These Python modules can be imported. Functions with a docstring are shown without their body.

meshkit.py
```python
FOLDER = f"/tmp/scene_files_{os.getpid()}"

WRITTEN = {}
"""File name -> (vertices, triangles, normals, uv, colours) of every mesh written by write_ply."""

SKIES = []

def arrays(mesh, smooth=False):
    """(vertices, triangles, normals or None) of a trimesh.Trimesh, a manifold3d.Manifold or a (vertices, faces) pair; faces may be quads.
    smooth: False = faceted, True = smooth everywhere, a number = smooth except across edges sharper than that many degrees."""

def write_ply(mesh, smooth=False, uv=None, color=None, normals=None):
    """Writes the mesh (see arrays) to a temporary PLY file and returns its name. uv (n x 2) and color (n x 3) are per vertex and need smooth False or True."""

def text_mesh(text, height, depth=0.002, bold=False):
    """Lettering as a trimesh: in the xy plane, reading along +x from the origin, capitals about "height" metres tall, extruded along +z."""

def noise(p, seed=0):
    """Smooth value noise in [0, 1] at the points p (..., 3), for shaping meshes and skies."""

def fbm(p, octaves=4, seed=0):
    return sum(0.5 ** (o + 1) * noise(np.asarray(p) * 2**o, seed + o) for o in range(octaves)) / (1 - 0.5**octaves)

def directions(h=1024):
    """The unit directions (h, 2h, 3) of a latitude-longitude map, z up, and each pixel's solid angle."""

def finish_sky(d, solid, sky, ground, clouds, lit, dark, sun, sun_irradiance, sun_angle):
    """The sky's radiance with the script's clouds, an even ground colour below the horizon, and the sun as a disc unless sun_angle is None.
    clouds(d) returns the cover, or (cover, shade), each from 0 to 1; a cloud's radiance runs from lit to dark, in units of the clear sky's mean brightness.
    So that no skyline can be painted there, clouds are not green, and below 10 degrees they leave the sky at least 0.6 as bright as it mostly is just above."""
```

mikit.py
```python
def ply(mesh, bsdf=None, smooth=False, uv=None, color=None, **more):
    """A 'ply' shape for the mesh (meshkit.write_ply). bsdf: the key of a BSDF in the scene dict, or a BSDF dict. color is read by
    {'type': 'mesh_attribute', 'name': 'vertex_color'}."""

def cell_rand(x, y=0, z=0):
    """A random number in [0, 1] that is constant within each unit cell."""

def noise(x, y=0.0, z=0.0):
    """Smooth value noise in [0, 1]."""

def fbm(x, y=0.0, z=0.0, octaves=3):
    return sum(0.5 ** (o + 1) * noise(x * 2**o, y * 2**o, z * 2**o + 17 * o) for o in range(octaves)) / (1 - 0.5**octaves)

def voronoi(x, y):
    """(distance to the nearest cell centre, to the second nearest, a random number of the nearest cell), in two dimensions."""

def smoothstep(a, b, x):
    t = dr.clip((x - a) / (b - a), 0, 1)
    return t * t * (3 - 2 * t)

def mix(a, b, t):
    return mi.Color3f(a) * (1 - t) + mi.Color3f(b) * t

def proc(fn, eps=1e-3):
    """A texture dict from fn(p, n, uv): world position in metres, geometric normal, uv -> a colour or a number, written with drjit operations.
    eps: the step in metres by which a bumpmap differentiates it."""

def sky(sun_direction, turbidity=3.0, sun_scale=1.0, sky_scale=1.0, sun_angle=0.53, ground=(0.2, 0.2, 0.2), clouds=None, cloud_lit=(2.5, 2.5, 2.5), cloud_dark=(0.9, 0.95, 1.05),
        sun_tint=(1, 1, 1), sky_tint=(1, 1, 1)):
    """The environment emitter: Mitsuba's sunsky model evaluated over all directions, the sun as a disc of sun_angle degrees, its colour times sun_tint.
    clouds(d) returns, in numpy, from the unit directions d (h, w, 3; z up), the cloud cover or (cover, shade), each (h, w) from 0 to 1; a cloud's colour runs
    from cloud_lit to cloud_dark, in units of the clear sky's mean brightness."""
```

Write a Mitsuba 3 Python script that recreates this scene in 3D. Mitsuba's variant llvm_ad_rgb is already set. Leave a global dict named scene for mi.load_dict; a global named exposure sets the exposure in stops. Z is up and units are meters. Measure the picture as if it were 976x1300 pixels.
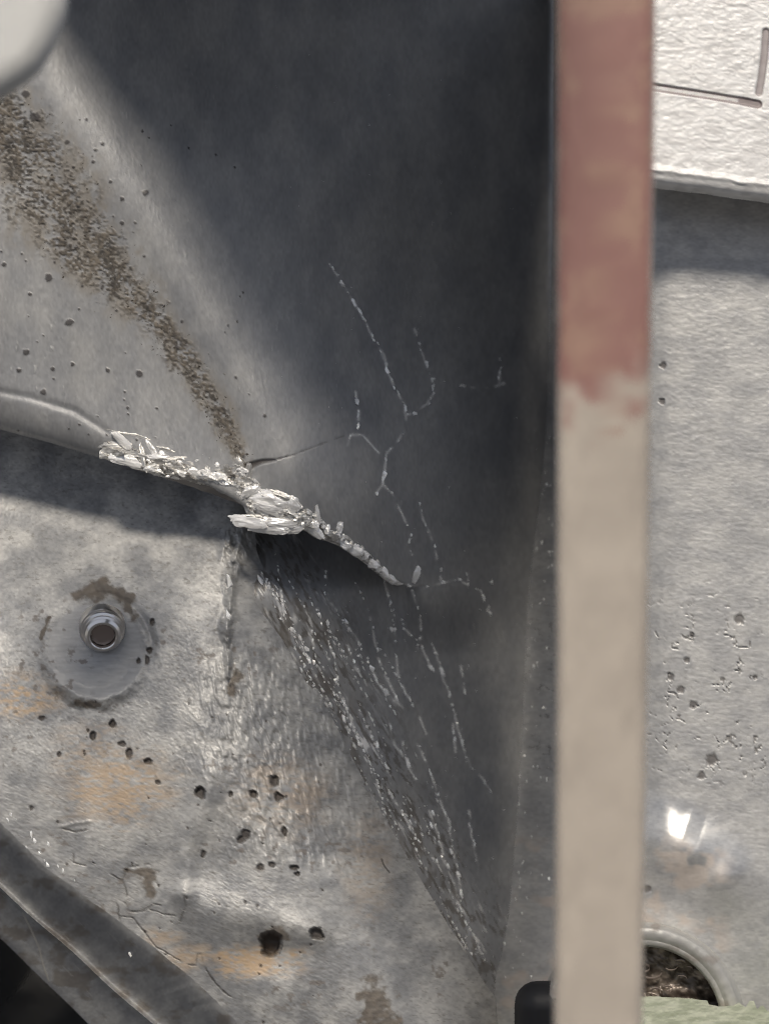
import math
import numpy as np
import trimesh
import shapely.geometry as sg
from scipy.interpolate import RBFInterpolator, PchipInterpolator
from scipy.ndimage import map_coordinates, gaussian_filter
import mitsuba as mi
import drjit as dr
import mikit
import meshkit

# ------------------------------------------------------------------ camera, light, exposure
# Working unit: 0.125 mm ("u").  x to the right, y downwards, z towards the viewer; the part stands upright.
U = 1.25e-4
D = 2000.0                       # distance of the lens from the plane z = 0, in u
T = mi.ScalarTransform4f
scene, labels = {}, {}
exposure = 3.02
scene['camera'] = {
    'type': 'thinlens', 'fov': math.degrees(2 * math.atan(488.0 / D)), 'fov_axis': 'x',
    'to_world': T().look_at(origin=[0, -D * U, 0], target=[0, 0, 0], up=[0, 0, 1]),
    'aperture_radius': 12.5 * U, 'focus_distance': (D + 80) * U, 'near_clip': 0.01, 'far_clip': 50.0}
scene['sky'] = mikit.sky([0.0, -0.70, 0.64], turbidity=3, sun_scale=0.30, sky_scale=0.62, sun_angle=9,
                         sun_tint=(0.83, 0.925, 1.10), ground=(0.10, 0.10, 0.10), clouds=lambda d: 1.0,
                         cloud_lit=(0.93, 1.0, 1.17), cloud_dark=(0.8, 0.86, 1.0))

# ------------------------------------------------------------------ helpers
rng = np.random.default_rng(7)


def W3(x, y, z):
    """(x, y) as seen on the plane z = 0, at depth z -> world metres."""
    x, y, z = np.broadcast_arrays(np.asarray(x, float), np.asarray(y, float), np.asarray(z, float))
    k = (D - z) / D
    return np.stack([(x - 488) * k, -z, (650 - y) * k], -1) * U


def n2(x, y, sx, sy, octaves=3, seed=0):
    p = np.stack([np.asarray(x, float) / sx, np.asarray(y, float) / sy, np.full(np.shape(x), 3.7 + seed)], -1)
    return meshkit.fbm(p, octaves, seed)


def sstep(a, b, x):
    t = np.clip((x - a) / (b - a), 0, 1)
    return t * t * (3 - 2 * t)


def mixc(c, d, t):
    return np.asarray(c) * (1 - t[..., None]) + np.asarray(d) * t[..., None]


def curve(pts):
    """y -> x (or x -> y) through the points, monotone between them."""
    p = np.array(pts, float)
    return PchipInterpolator(p[:, 0], p[:, 1], extrapolate=True)


class Field:
    """A smooth height field through control points (x, y, z)."""

    def __init__(self, pts, x0, x1, y0, y1, step=10.0):
        p = np.array(pts, float)
        self.x0, self.y0, self.step = x0, y0, step
        xs, ys = np.arange(x0, x1 + step, step), np.arange(y0, y1 + step, step)
        gx, gy = np.meshgrid(xs, ys)
        f = RBFInterpolator(p[:, :2] / 100, p[:, 2], kernel='thin_plate_spline', smoothing=1e-3)
        self.g = f(np.stack([gx.ravel(), gy.ravel()], -1) / 100).reshape(gx.shape)

    def __call__(self, x, y):
        c = [(np.asarray(y, float) - self.y0) / self.step, (np.asarray(x, float) - self.x0) / self.step]
        return map_coordinates(self.g, [a.ravel() for a in c], order=3, mode='nearest').reshape(np.shape(x))


class Loft(Field):
    """A smooth height field lofted through rows: y -> [(x, z), ...], the same number of points in every row."""

    def __init__(self, rows, x0, x1, y0, y1, step=5.0, blur=2.0):
        self.x0, self.y0, self.step = x0, y0, step
        yk = np.array(sorted(rows))
        P = np.array([rows[y] for y in yk], float)
        xs, ys = np.arange(x0, x1 + step, step), np.arange(y0, y1 + step, step)
        yc = np.clip(ys, yk[0], yk[-1])
        KX, KZ = PchipInterpolator(yk, P[..., 0])(yc), PchipInterpolator(yk, P[..., 1])(yc)
        g = np.empty((len(ys), len(xs)))
        for i in range(len(ys)):
            kx, kz = KX[i], KZ[i]
            g[i] = PchipInterpolator(kx, kz)(np.clip(xs, kx[0], kx[-1]))
            s0, s1 = 0.0, (kz[-1] - kz[-2]) / (kx[-1] - kx[-2])
            g[i] += np.minimum(xs - kx[0], 0) * s0 + np.maximum(xs - kx[-1], 0) * s1
        self.g = gaussian_filter(g, (blur * 1.6, blur), mode='nearest')


def seg_dist(x, y, pts):
    """Distance to a polyline and the width carried along it (points x, y[, w])."""
    best, wid = np.full(np.shape(x), 1e9), np.zeros(np.shape(x))
    for a, b in zip(pts[:-1], pts[1:]):
        ax, ay, bx, by = a[0], a[1], b[0], b[1]
        t = np.clip(((x - ax) * (bx - ax) + (y - ay) * (by - ay)) / max((bx - ax) ** 2 + (by - ay) ** 2, 1e-9), 0, 1)
        d = np.hypot(x - ax - t * (bx - ax), y - ay - t * (by - ay))
        if len(a) > 2:
            wid = np.where(d < best, a[2] + t * (b[2] - a[2]), wid)
        best = np.minimum(best, d)
    return best, wid


def grid_faces(n, m, keep=None):
    i, j = np.meshgrid(np.arange(n - 1), np.arange(m - 1), indexing='ij')
    q = np.stack([i * m + j, (i + 1) * m + j, (i + 1) * m + j + 1, i * m + j + 1], -1).reshape(-1, 4)
    if keep is not None:
        q = q[keep.ravel()[q].all(1)]
    return np.vstack([q[:, [0, 1, 2]], q[:, [0, 2, 3]]])


def sheet(key, X, Y, Z, col, rough, metal, keep=None, bsdf='cast_metal'):
    v = W3(X, Y, Z).reshape(-1, 3)
    f = grid_faces(*X.shape, keep)
    used = np.unique(f)
    new = np.full(len(v), -1)
    new[used] = np.arange(len(used))
    uv = np.stack([np.broadcast_to(rough, X.shape).ravel(), np.broadcast_to(metal, X.shape).ravel()], -1)
    c = np.broadcast_to(col, X.shape + (3,)).reshape(-1, 3)
    scene[key] = mikit.ply(trimesh.Trimesh(v[used], new[f], process=False), bsdf, smooth=True, uv=uv[used], color=np.clip(c[used], 0.005, 0.95))


def label(key, text=None, cat=None, group=None, kind=None):
    d = {}
    for k, val in (('label', text), ('category', cat), ('group', group), ('kind', kind)):
        if val:
            d[k] = val
    labels[key] = d


count = {}


def numbered(key):
    n = count.get(key, 0)
    count[key] = n + 1
    return key if n == 0 else f'{key}_{n:03d}'


ICO = trimesh.creation.icosphere(subdivisions=1)


def chip(c, axis, length, width, thick, lump=0.35, fine=False):
    """An irregular faceted chip: centre (x, y, z), long axis (x, y), sizes in u -> local vertices, faces."""
    if fine:                                              # a broken slab: jittered box with one or two corners gone
        p = np.array([(i, j, k) for i in (-1, 1) for j in (-1, 1) for k in (-1, 1)], float)
        p = p[rng.permutation(8)[:rng.integers(6, 9)]]
        p = p * rng.uniform(0.45, 1.05, p.shape)
        p = np.vstack([p, rng.uniform(-0.7, 0.7, (3, 3))]) * np.array([length / 2, width / 2, thick / 2])
    else:
        p = rng.normal(size=(10, 3))
        p /= np.linalg.norm(p, axis=1, keepdims=True)
        p *= 1 + lump * rng.uniform(-1, 0.4, (10, 1))
        p *= np.array([length / 2, width / 2, thick / 2])
    h = trimesh.convex.convex_hull(p)
    a = np.array([axis[0], axis[1], axis[2] if len(axis) > 2 else 0.0], float)
    a /= np.linalg.norm(a)
    b = np.cross([0, 0, 1.0], a)
    b /= np.linalg.norm(b)
    q = np.array(h.vertices) @ np.stack([a, b, np.cross(a, b)])
    q = q + np.asarray(c, float)
    return W3(q[:, 0], q[:, 1], q[:, 2]), np.array(h.faces)[:, ::-1]


def join(parts):
    v, f, o = [], [], 0
    for a, b in parts:
        v.append(a)
        f.append(b + o)
        o += len(a)
    m = trimesh.Trimesh(np.vstack(v), np.vstack(f), process=False)
    return m


# ------------------------------------------------------------------ materials
def attr(name):
    return {'type': 'mesh_attribute', 'name': name}


def rough_uv(p, n, uv):
    return uv.x


def metal_uv(p, n, uv):
    return uv.y


def fine_grain(p, n, uv):
    q = p / U
    return 0.7 * mikit.noise(q.x / 2.1, q.y / 2.1, q.z / 1.7) + 0.3 * mikit.noise(q.x / 0.9, q.y / 0.9, q.z / 0.9)


scene['cast_metal'] = {'type': 'twosided', 'bsdf': {'type': 'principled', 'base_color': attr('vertex_color'),
                       'roughness': mikit.proc(rough_uv), 'metallic': mikit.proc(metal_uv), 'specular': 0.5}}
scene['fresh_metal'] = {'type': 'twosided', 'bsdf': {'type': 'principled', 'base_color': {'type': 'rgb', 'value': [0.84, 0.83, 0.81]},
                        'roughness': 0.36, 'metallic': 0.35}}
scene['bead_metal'] = {'type': 'twosided', 'bsdf': {'type': 'principled', 'base_color': {'type': 'rgb', 'value': [0.95, 0.945, 0.93]},
                       'roughness': 0.26, 'metallic': 0.25}}
scene['dull_flake'] = {'type': 'twosided', 'bsdf': {'type': 'principled', 'base_color': {'type': 'rgb', 'value': [0.46, 0.45, 0.43]},
                       'roughness': 0.4, 'metallic': 0.6}}
scene['steel'] = {'type': 'twosided', 'bsdf': {'type': 'principled', 'base_color': {'type': 'rgb', 'value': [0.78, 0.76, 0.74]},
                  'roughness': 0.24, 'metallic': 1.0}}
scene['rusty_steel'] = {'type': 'twosided', 'bsdf': {'type': 'principled', 'base_color': {'type': 'rgb', 'value': [0.30, 0.245, 0.22]},
                        'roughness': 0.45, 'metallic': 0.6}}
scene['dirt'] = {'type': 'twosided', 'bsdf': {'type': 'diffuse', 'reflectance': {'type': 'rgb', 'value': [0.060, 0.053, 0.046]}}}
scene['pale_dirt'] = {'type': 'twosided', 'bsdf': {'type': 'diffuse', 'reflectance': {'type': 'rgb', 'value': [0.20, 0.185, 0.16]}}}
scene['black_rubber'] = {'type': 'principled', 'base_color': {'type': 'rgb', 'value': [0.018, 0.018, 0.02]}, 'roughness': 0.5, 'specular': 0.3}
scene['hollow_grey'] = {'type': 'twosided', 'bsdf': {'type': 'diffuse', 'reflectance': {'type': 'rgb', 'value': [0.20, 0.20, 0.20]}}}
scene['pale_plastic'] = {'type': 'principled', 'base_color': {'type': 'rgb', 'value': [0.60, 0.60, 0.58]}, 'roughness': 0.45, 'specular': 0.4}

# ------------------------------------------------------------------ main lines of the broken casting
crease = curve([(-80, 706), (200, 705), (470, 699), (740, 674), (1080, 655), (1262, 622), (1400, 600)])
zcrease = curve([(-80, -540), (470, -530), (740, -480), (1000, -420), (1110, -385), (1262, -320), (1400, -300)])
tear_y = curve([(-440, 436), (-80, 522), (0, 545), (60, 561), (130, 582), (200, 601), (240, 608), (300, 636), (318, 648), (345, 655), (390, 664),
                (430, 683), (465, 708), (500, 737), (525, 744), (560, 744), (600, 744), (640, 748), (720, 752)])

cracks = [
    [(417, 334), (425, 345), (433, 357), (448, 381), (466, 412), (472, 427), (488, 451), (493, 474), (504, 498), (513, 513), (515, 531), (514, 545), (505, 560), (499, 566), (490, 576), (488, 599), (486, 613)],
    [(515, 527), (527, 524), (542, 513), (551, 498), (549, 480), (540, 460), (532, 436), (526, 416)],
    [(549, 480), (566, 484), (585, 489), (600, 492), (622, 492), (640, 487)], [(634, 452), (634, 490)],
    [(480, 574), (460, 552), (445, 552), (441, 566)], [(451, 497), (455, 518), (455, 540), (447, 552)],
    [(486, 613), (478, 627)], [(487, 616), (497, 626), (513, 658), (521, 680), (517, 694), (523, 704)],
    [(532, 638), (537, 660), (551, 690), (556, 716), (561, 738)],
    [(501, 738), (523, 744), (546, 744), (561, 740), (582, 736), (594, 743), (610, 750), (614, 760), (622, 780)], [(592, 728), (595, 745)],
    [(488, 736), (497, 773), (517, 802), (533, 818), (548, 849), (562, 860), (570, 882), (574, 895), (580, 921), (588, 950), (597, 975), (612, 988), (623, 1006)],
    [(523, 750), (534, 790), (534, 808), (530, 822)], [(548, 816), (556, 838), (564, 858)],
    [(497, 772), (500, 798), (503, 830), (505, 856), (515, 880), (530, 905), (541, 932)],
    [(450, 738), (464, 765), (472, 790), (477, 826), (488, 856), (498, 875), (506, 893)],
    [(415, 724), (412, 757), (423, 768), (441, 795), (456, 816), (470, 845), (480, 868), (500, 890), (520, 905)],
    [(350, 700), (353, 722), (361, 781), (366, 800), (380, 815), (392, 838), (402, 862), (412, 880), (425, 905)],
    [(404, 773), (411, 802), (423, 832), (427, 856), (433, 884), (446, 912), (453, 940), (466, 968), (470, 985)],
    [(372, 800), (386, 822), (398, 843), (410, 858), (424, 880), (440, 900), (450, 925), (462, 950)],
    [(485, 988), (497, 1012), (515, 1039), (534, 1072), (553, 1094)], [(478, 995), (487, 1025), (498, 1050)],
    [(511, 940), (519, 975), (527, 990)], [(495, 920), (500, 945), (512, 960)], [(530, 945), (548, 985), (556, 1010), (569, 1046), (575, 1082), (582, 1112), (586, 1140)],
    [(596, 1030), (599, 1064), (607, 1098)], [(382, 850), (395, 875), (408, 898), (425, 926), (440, 955)], [(560, 1085), (575, 1120), (586, 1160)],
    [(545, 1030), (556, 1060), (563, 1085)], [(440, 820), (452, 850), (466, 870)], [(338, 732), (352, 762), (360, 790)], [(330, 722), (345, 756)],
    [(585, 846), (590, 880)], [(575, 920), (578, 955)],
    [(420, 880), (432, 905), (446, 935), (452, 955)], [(455, 900), (470, 930), (480, 960), (495, 985)], [(395, 800), (400, 835), (412, 850)]]
crack_group = list(cracks)

# ------------------------------------------------------------------ upper panel with rolled edge
A_rows = {   # left plane, groove with the dirt, ridge, shoulder, flank, flank, deep crease
    -80: [(-120, -40), (-20, -35), (20, -20), (80, -58), (350, -320), (560, -470), (720, -545)],
    60: [(-120, -8), (-10, -16), (50, -6), (115, -46), (370, -320), (570, -465), (714, -545)],
    200: [(-100, -14), (45, -26), (130, 0), (195, -26), (400, -262), (570, -440), (712, -545)],
    400: [(0, -32), (195, -34), (252, -2), (300, -20), (460, -205), (590, -400), (706, -540)],
    500: [(50, -38), (256, -32), (310, 2), (360, -18), (500, -185), (600, -365), (702, -532)],
    560: [(100, -34), (300, -20), (358, 4), (412, -22), (520, -168), (605, -335), (697, -515)],
    640: [(150, -30), (345, -6), (396, -2), (444, -40), (525, -172), (605, -330), (690, -500)],
    745: [(250, 0), (400, -60), (450, -106), (500, -178), (555, -266), (610, -368), (674, -482)],
    830: [(300, -60), (420, -130), (480, -205), (530, -272), (575, -340), (620, -400), (668, -458)]}
zA0 = Loft(A_rows, -440, 740, -100, 840, blur=5.5)
dirt_line = [(-10, 120, 26), (20, 165, 52), (60, 240, 66), (100, 305, 56), (150, 355, 40), (190, 395, 27), (222, 440, 23), (255, 490, 22), (280, 530, 19), (300, 568, 12), (312, 592, 8)]


def A_height(x, y):
    z = zA0(x, y)
    # rolled lower edge: rounds down and back towards the edge line, dying out at the break
    w = np.interp(x, [-80, 0, 130, 250, 300, 320], [60, 57, 38, 14, 8, 6])
    h = np.interp(x, [-80, 0, 130, 250, 320, 520, 560], [46, 44, 30, 10, 6, 5, 0])
    t = np.clip((tear_y(x) - y) / w, 0, 1)
    z = z - h * (1 - np.sqrt(np.clip(1 - (1 - t) ** 2, 0, 1)))
    d, _ = seg_dist(x, y, [(-80, 470), (0, 497), (40, 505), (95, 522), (135, 548)])
    z = z - 2.2 * np.exp(-(d / 5.0) ** 2)
    return z


def crack_mark(x, y):
    """Depth of the hairline cracks at x, y."""
    out = np.zeros(np.shape(x))
    wob = 2.2 * (n2(x, y, 7, 7, 2, 91) - 0.5)
    for c in cracks:
        c = np.array(c, float)
        near = (x > c[:, 0].min() - 8) & (x < c[:, 0].max() + 8) & (y > c[:, 1].min() - 8) & (y < c[:, 1].max() + 8)
        if near.any():
            d, _ = seg_dist(x[near] + wob[near], y[near] + wob[near], c)
            out[near] = np.maximum(out[near], np.exp(-(d / (0.5 + 1.9 * n2(x[near], y[near], 9, 9, 2, 93))) ** 2) * sstep(0.40, 0.60, n2(x[near], y[near], 12, 12, 2, 92)))
    return out


def dots(x, y, pts):
    m = np.zeros(np.shape(x))
    for px, py, r in pts:
        near = (np.abs(x - px) < 3 * r) & (np.abs(y - py) < 3 * r)
        if near.any():
            xx, yy = x[near], y[near]
            d = np.hypot(xx - px, (yy - py)) * (0.4 + 1.2 * n2(xx, yy, 3.0, 3.0, 3, int(px) % 50))
            m[near] = np.maximum(m[near], sstep(r * 1.15, r * 0.7, d))
    return m


A_dots = [(185, 244, 4), (33, 118, 5), (45, 148, 7), (88, 409, 5), (55, 498, 4), (62, 352, 5), (33, 447, 4), (24, 470, 3), (177, 474, 5), (155, 252, 3), (155, 283, 3),
          (130, 182, 2.5), (92, 462, 3), (137, 470, 3), (67, 468, 3), (336, 528, 2.5), (85, 180, 3), (118, 205, 2.5), (140, 230, 2.5), (5, 335, 3), (38, 373, 2.5), (225, 440, 2.5)]
for _ in range(70):
    A_dots.append((rng.uniform(-20, 330), rng.uniform(150, 560), rng.uniform(0.9, 2.0)))

step = 1.3
xs = np.concatenate([np.arange(-420, -60, 8.0), np.arange(-60, 716, step)])
tt = np.linspace(0, 1, 600)
X = np.broadcast_to(xs, (len(tt), len(xs)))
Yb = tear_y(xs) + np.where((xs > 150) & (xs < 510), 7.0 * (n2(xs, xs * 0, 9, 9, 3, 5) - 0.5), 0)
Y = -60 + tt[:, None] * (Yb + 60)[None, :]
Z = A_height(X, Y)


def panel_look(X, Y, Z):
    """Relief and colours shared by the two sheets either side of the crack."""
    relief = 0.35 * (n2(X, Y, 5, 9, 3, 11) - 0.5) + 1.2 * (n2(X, Y, 60, 90, 2, 12) - 0.5) + 0.55 * (n2(X, Y, 2.2, 6, 2, 13) - 0.5)
    mott = n2(X, Y, 26, 44, 4, 14)
    fine = n2(X, Y, 2.4, 5.5, 2, 15)
    base = mixc((0.25, 0.254, 0.262), (0.32, 0.32, 0.318), sstep(0.3, 0.7, mott))
    base = base * (0.80 + 0.40 * fine)[..., None] * (0.82 + 0.36 * n2(X, Y, 46, 420, 4, 18))[..., None]
    scuff = sstep(0.70, 0.80, n2(X, Y, 2.6, 13, 3, 16)) * sstep(0.45, 0.6, n2(X, Y, 60, 60, 2, 17))
    base = mixc(base, (0.42, 0.42, 0.41), 0.55 * scuff)
    return relief + 0.7 * scuff, base


relief, base = panel_look(X, Y, Z)
dd, ww = seg_dist(X, Y, dirt_line)
wob = n2(X, Y, 18, 24, 4, 21) + 0.6 * (n2(X, Y, 5, 5, 2, 9) - 0.5)
core = sstep(1.05, 0.35, dd / np.maximum(ww, 1) + 1.1 * (wob - 0.5))
crumb = n2(X, Y, 3.6, 2.8, 4, 22)
dirt = core * sstep(0.40, 0.62, crumb + 0.10 * (core - 0.5) + 0.5 * (n2(X, Y, 16, 22, 3, 28) - 0.5))
tint = sstep(1.5, 0.6, dd / np.maximum(ww, 1) + 1.2 * (n2(X, Y, 30, 30, 3, 23) - 0.5))
base = mixc(base, (0.22, 0.19, 0.15), 0.55 * tint * sstep(0.35, 0.6, n2(X, Y, 12, 16, 3, 24)))
base = mixc(base, mixc((0.028, 0.025, 0.023), (0.17, 0.145, 0.115), sstep(0.30, 0.72, 0.55 * n2(X, Y, 2.6, 2.6, 3, 25) + 0.45 * n2(X, Y, 11, 14, 3, 29))), 0.92 * dirt)
spots = dots(X, Y, A_dots)
base = mixc(base, (0.055, 0.05, 0.05), 0.9 * spots)
hair = crack_mark(X, Y)
base = mixc(base, (0.74, 0.73, 0.71), 0.85 * hair)
Z = Z + relief + 3.4 * dirt * (crumb - 0.25) + 0.8 * spots + 0.8 * hair
wedge, _ = seg_dist(X, Y, [(316, 592), (332, 586), (349, 584)])
wline, _ = seg_dist(X, Y, [(349, 584), (374, 577), (410, 563), (440, 552)])
wm = np.maximum(sstep(5.5, 2.5, wedge + (X - 318) * 0.10), 0.5 * sstep(0.9, 0.2, wline + 2.6 * (n2(X, Y, 6, 6, 2, 26) - 0.42)))
base = mixc(base, (0.06, 0.05, 0.045), 0.85 * wm)
Z = Z - 3 * wm
rough = 0.47 + 0.10 * n2(X, Y, 12, 12, 2, 27) + 0.3 * np.maximum(dirt, 0.5 * tint)
metal = 0.24 * (1 - 0.95 * dirt) * (1 - 0.6 * tint)
# the edge turns under: rows that run back below the edge line
nb = 10
s = np.linspace(0, 1, nb)[1:, None]
back = np.interp(xs, [-80, 300, 480, 520, 610], [70, 26, 12, 3, 0.3])
Xu, Yu, Zu = np.broadcast_to(xs, (nb - 1, len(xs))), Y[-1] - 6 * s ** 1.5 * np.minimum(back / 20, 1), Z[-1] - back * s
full = lambda a, u: np.concatenate([a, u], 0)
tile = lambda a: np.broadcast_to(a[-1], (nb - 1,) + a[-1].shape)
inside = X[-1] < crease(Y[-1]) + 14
keep = full(X, Xu) < crease(full(Y, Yu)) + 14
sheet('cracked_casting__upper_panel', full(X, Xu), full(Y, Yu), full(Z, Zu), full(base, tile(base)), full(rough, tile(rough)), full(metal, tile(metal)), keep)

# ------------------------------------------------------------------ web: the same sheet below the crack, sprung back at its torn end
T_pts = [(240, 600, -210), (290, 620, -200), (420, 620, -215), (560, 620, -275), (690, 620, -500),
         (250, 700, -170), (300, 700, -148), (400, 700, -172), (500, 700, -235), (590, 700, -345), (683, 700, -490),
         (290, 745, -110), (335, 745, -92), (420, 745, -160), (500, 745, -245), (560, 745, -315), (620, 745, -395), (674, 745, -481),
         (330, 850, -135), (385, 850, -108), (480, 850, -215), (560, 850, -315), (668, 850, -455),
         (405, 1000, -180), (455, 1000, -152), (560, 1000, -288), (660, 1000, -420),
         (470, 1110, -225), (520, 1110, -198), (590, 1110, -300), (653, 1110, -385),
         (540, 1240, -290), (600, 1240, -268), (632, 1240, -324), (660, 1240, -340),
         (540, 1380, -310), (600, 1380, -305), (640, 1380, -325), (700, 1380, -335)]
zT0 = Field(T_pts, 220, 740, 580, 1420)
Vx = curve([(600, 285), (690, 300), (740, 332), (850, 382), (970, 441), (1110, 520), (1240, 600), (1262, 615), (1400, 690)])
ys = np.arange(618, 1376, step)
tt = np.linspace(0, 1, 330)
xl, xr = Vx(ys) - 45, crease(ys) + 12
X = xl[:, None] + tt[None, :] * np.maximum(xr - xl, 20)[:, None]
Y = np.broadcast_to(ys[:, None], X.shape)
below = tear_y(X) - Y                                     # > 0: above the crack line, behind the upper panel


def T_height(x, y):
    z = zT0(x, y)
    a = zA0(x, tear_y(x))
    gap = z - a
    near = sstep(90, 0, np.abs(y - tear_y(x)))            # meet the upper panel where the crack is still closed
    closed = sstep(505, 545, x)
    z = z - 34 * sstep(2, 34, x - Vx(y)) * sstep(-10, -110, x - crease(y)) * sstep(740, 840, y)
    z = z - gap * near * closed - np.interp(x, [545, 610], [1.5, 0.1]) * closed * near
    return z


Z = T_height(X, Y)
relief, base = panel_look(X, Y, Z)
hair = crack_mark(X, Y)
base = mixc(base, (0.74, 0.73, 0.71), 0.85 * hair)
grime = sstep(0.50, 0.62, n2(X, Y, 14, 30, 3, 31)) * sstep(70, 20, X - Vx(Y))
base = mixc(base, (0.10, 0.085, 0.07), 0.6 * grime)
ripple = sstep(120, 40, X - Vx(Y) + 60 * (n2(X, Y, 30, 60, 2, 33) - 0.5))
q = (X * 0.88 - Y * 0.47)
p_ = (X * 0.47 + Y * 0.88)
stri = n2(q, p_, 4.2, 30, 3, 32)
Z = Z + relief + 0.8 * hair + ripple * 4.0 * (stri - 0.5)
bare = ripple * sstep(0.60, 0.70, stri) * sstep(0.45, 0.62, n2(q, p_, 7, 14, 2, 35))
base = mixc(base, (0.70, 0.69, 0.67), 0.85 * bare)
base = mixc(base, (0.13, 0.118, 0.105), 0.8 * ripple * (1 - bare) * sstep(0.52, 0.60, n2(q, p_, 3.2, 11, 4, 36)))
rough = 0.40 + 0.10 * n2(X, Y, 12, 12, 2, 34)
keep = ~((X > 512) & (Y < tear_y(X) - 4.0))
sheet('cracked_casting__web', X, Y, Z, base, rough, 0.32 * (1 - 0.6 * grime), keep)

# ------------------------------------------------------------------ lower plate
B_pts = [(-80, 540, -190), (150, 540, -190), (340, 540, -200),
         (-80, 640, -175), (100, 640, -168), (250, 640, -146), (300, 640, -132), (340, 640, -150),
         (-80, 760, -84), (100, 760, -74), (240, 760, -56), (285, 760, -60), (315, 760, -80), (350, 760, -116),
         (-80, 880, -36), (100, 880, -28), (230, 880, -18), (310, 880, -32), (350, 880, -62), (385, 880, -104), (410, 880, -136),
         (-80, 1000, -16), (60, 1000, -10), (200, 1000, -6), (262, 1005, 2), (330, 1000, -8), (385, 1000, -40), (425, 1000, -90), (460, 1000, -150),
         (60, 1090, -8), (120, 1110, -4), (215, 1110, -6), (300, 1100, 4), (380, 1110, 0), (440, 1110, -34), (485, 1110, -104), (524, 1110, -192),
         (180, 1180, -8), (240, 1190, 0), (330, 1200, 4), (430, 1200, 0), (500, 1200, -50), (545, 1200, -130), (585, 1200, -236),
         (255, 1280, -8), (400, 1290, 6), (500, 1290, -14), (565, 1290, -90), (610, 1290, -200), (640, 1290, -325),
         (310, 1380, -6), (450, 1380, 4), (560, 1380, -40), (625, 1380, -150), (690, 1380, -330)]
zB0 = Field(B_pts, -440, 720, 520, 1420)
N1s = curve([(985, -70), (1044, 0), (1103, 62), (1160, 138), (1196, 184), (1247, 249), (1293, 296), (1380, 392)])
N1 = lambda y: N1s(y) + 9.0 * (n2(np.asarray(y, float), np.zeros(np.shape(y)), 22, 22, 4, 39) - 0.5)
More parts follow.
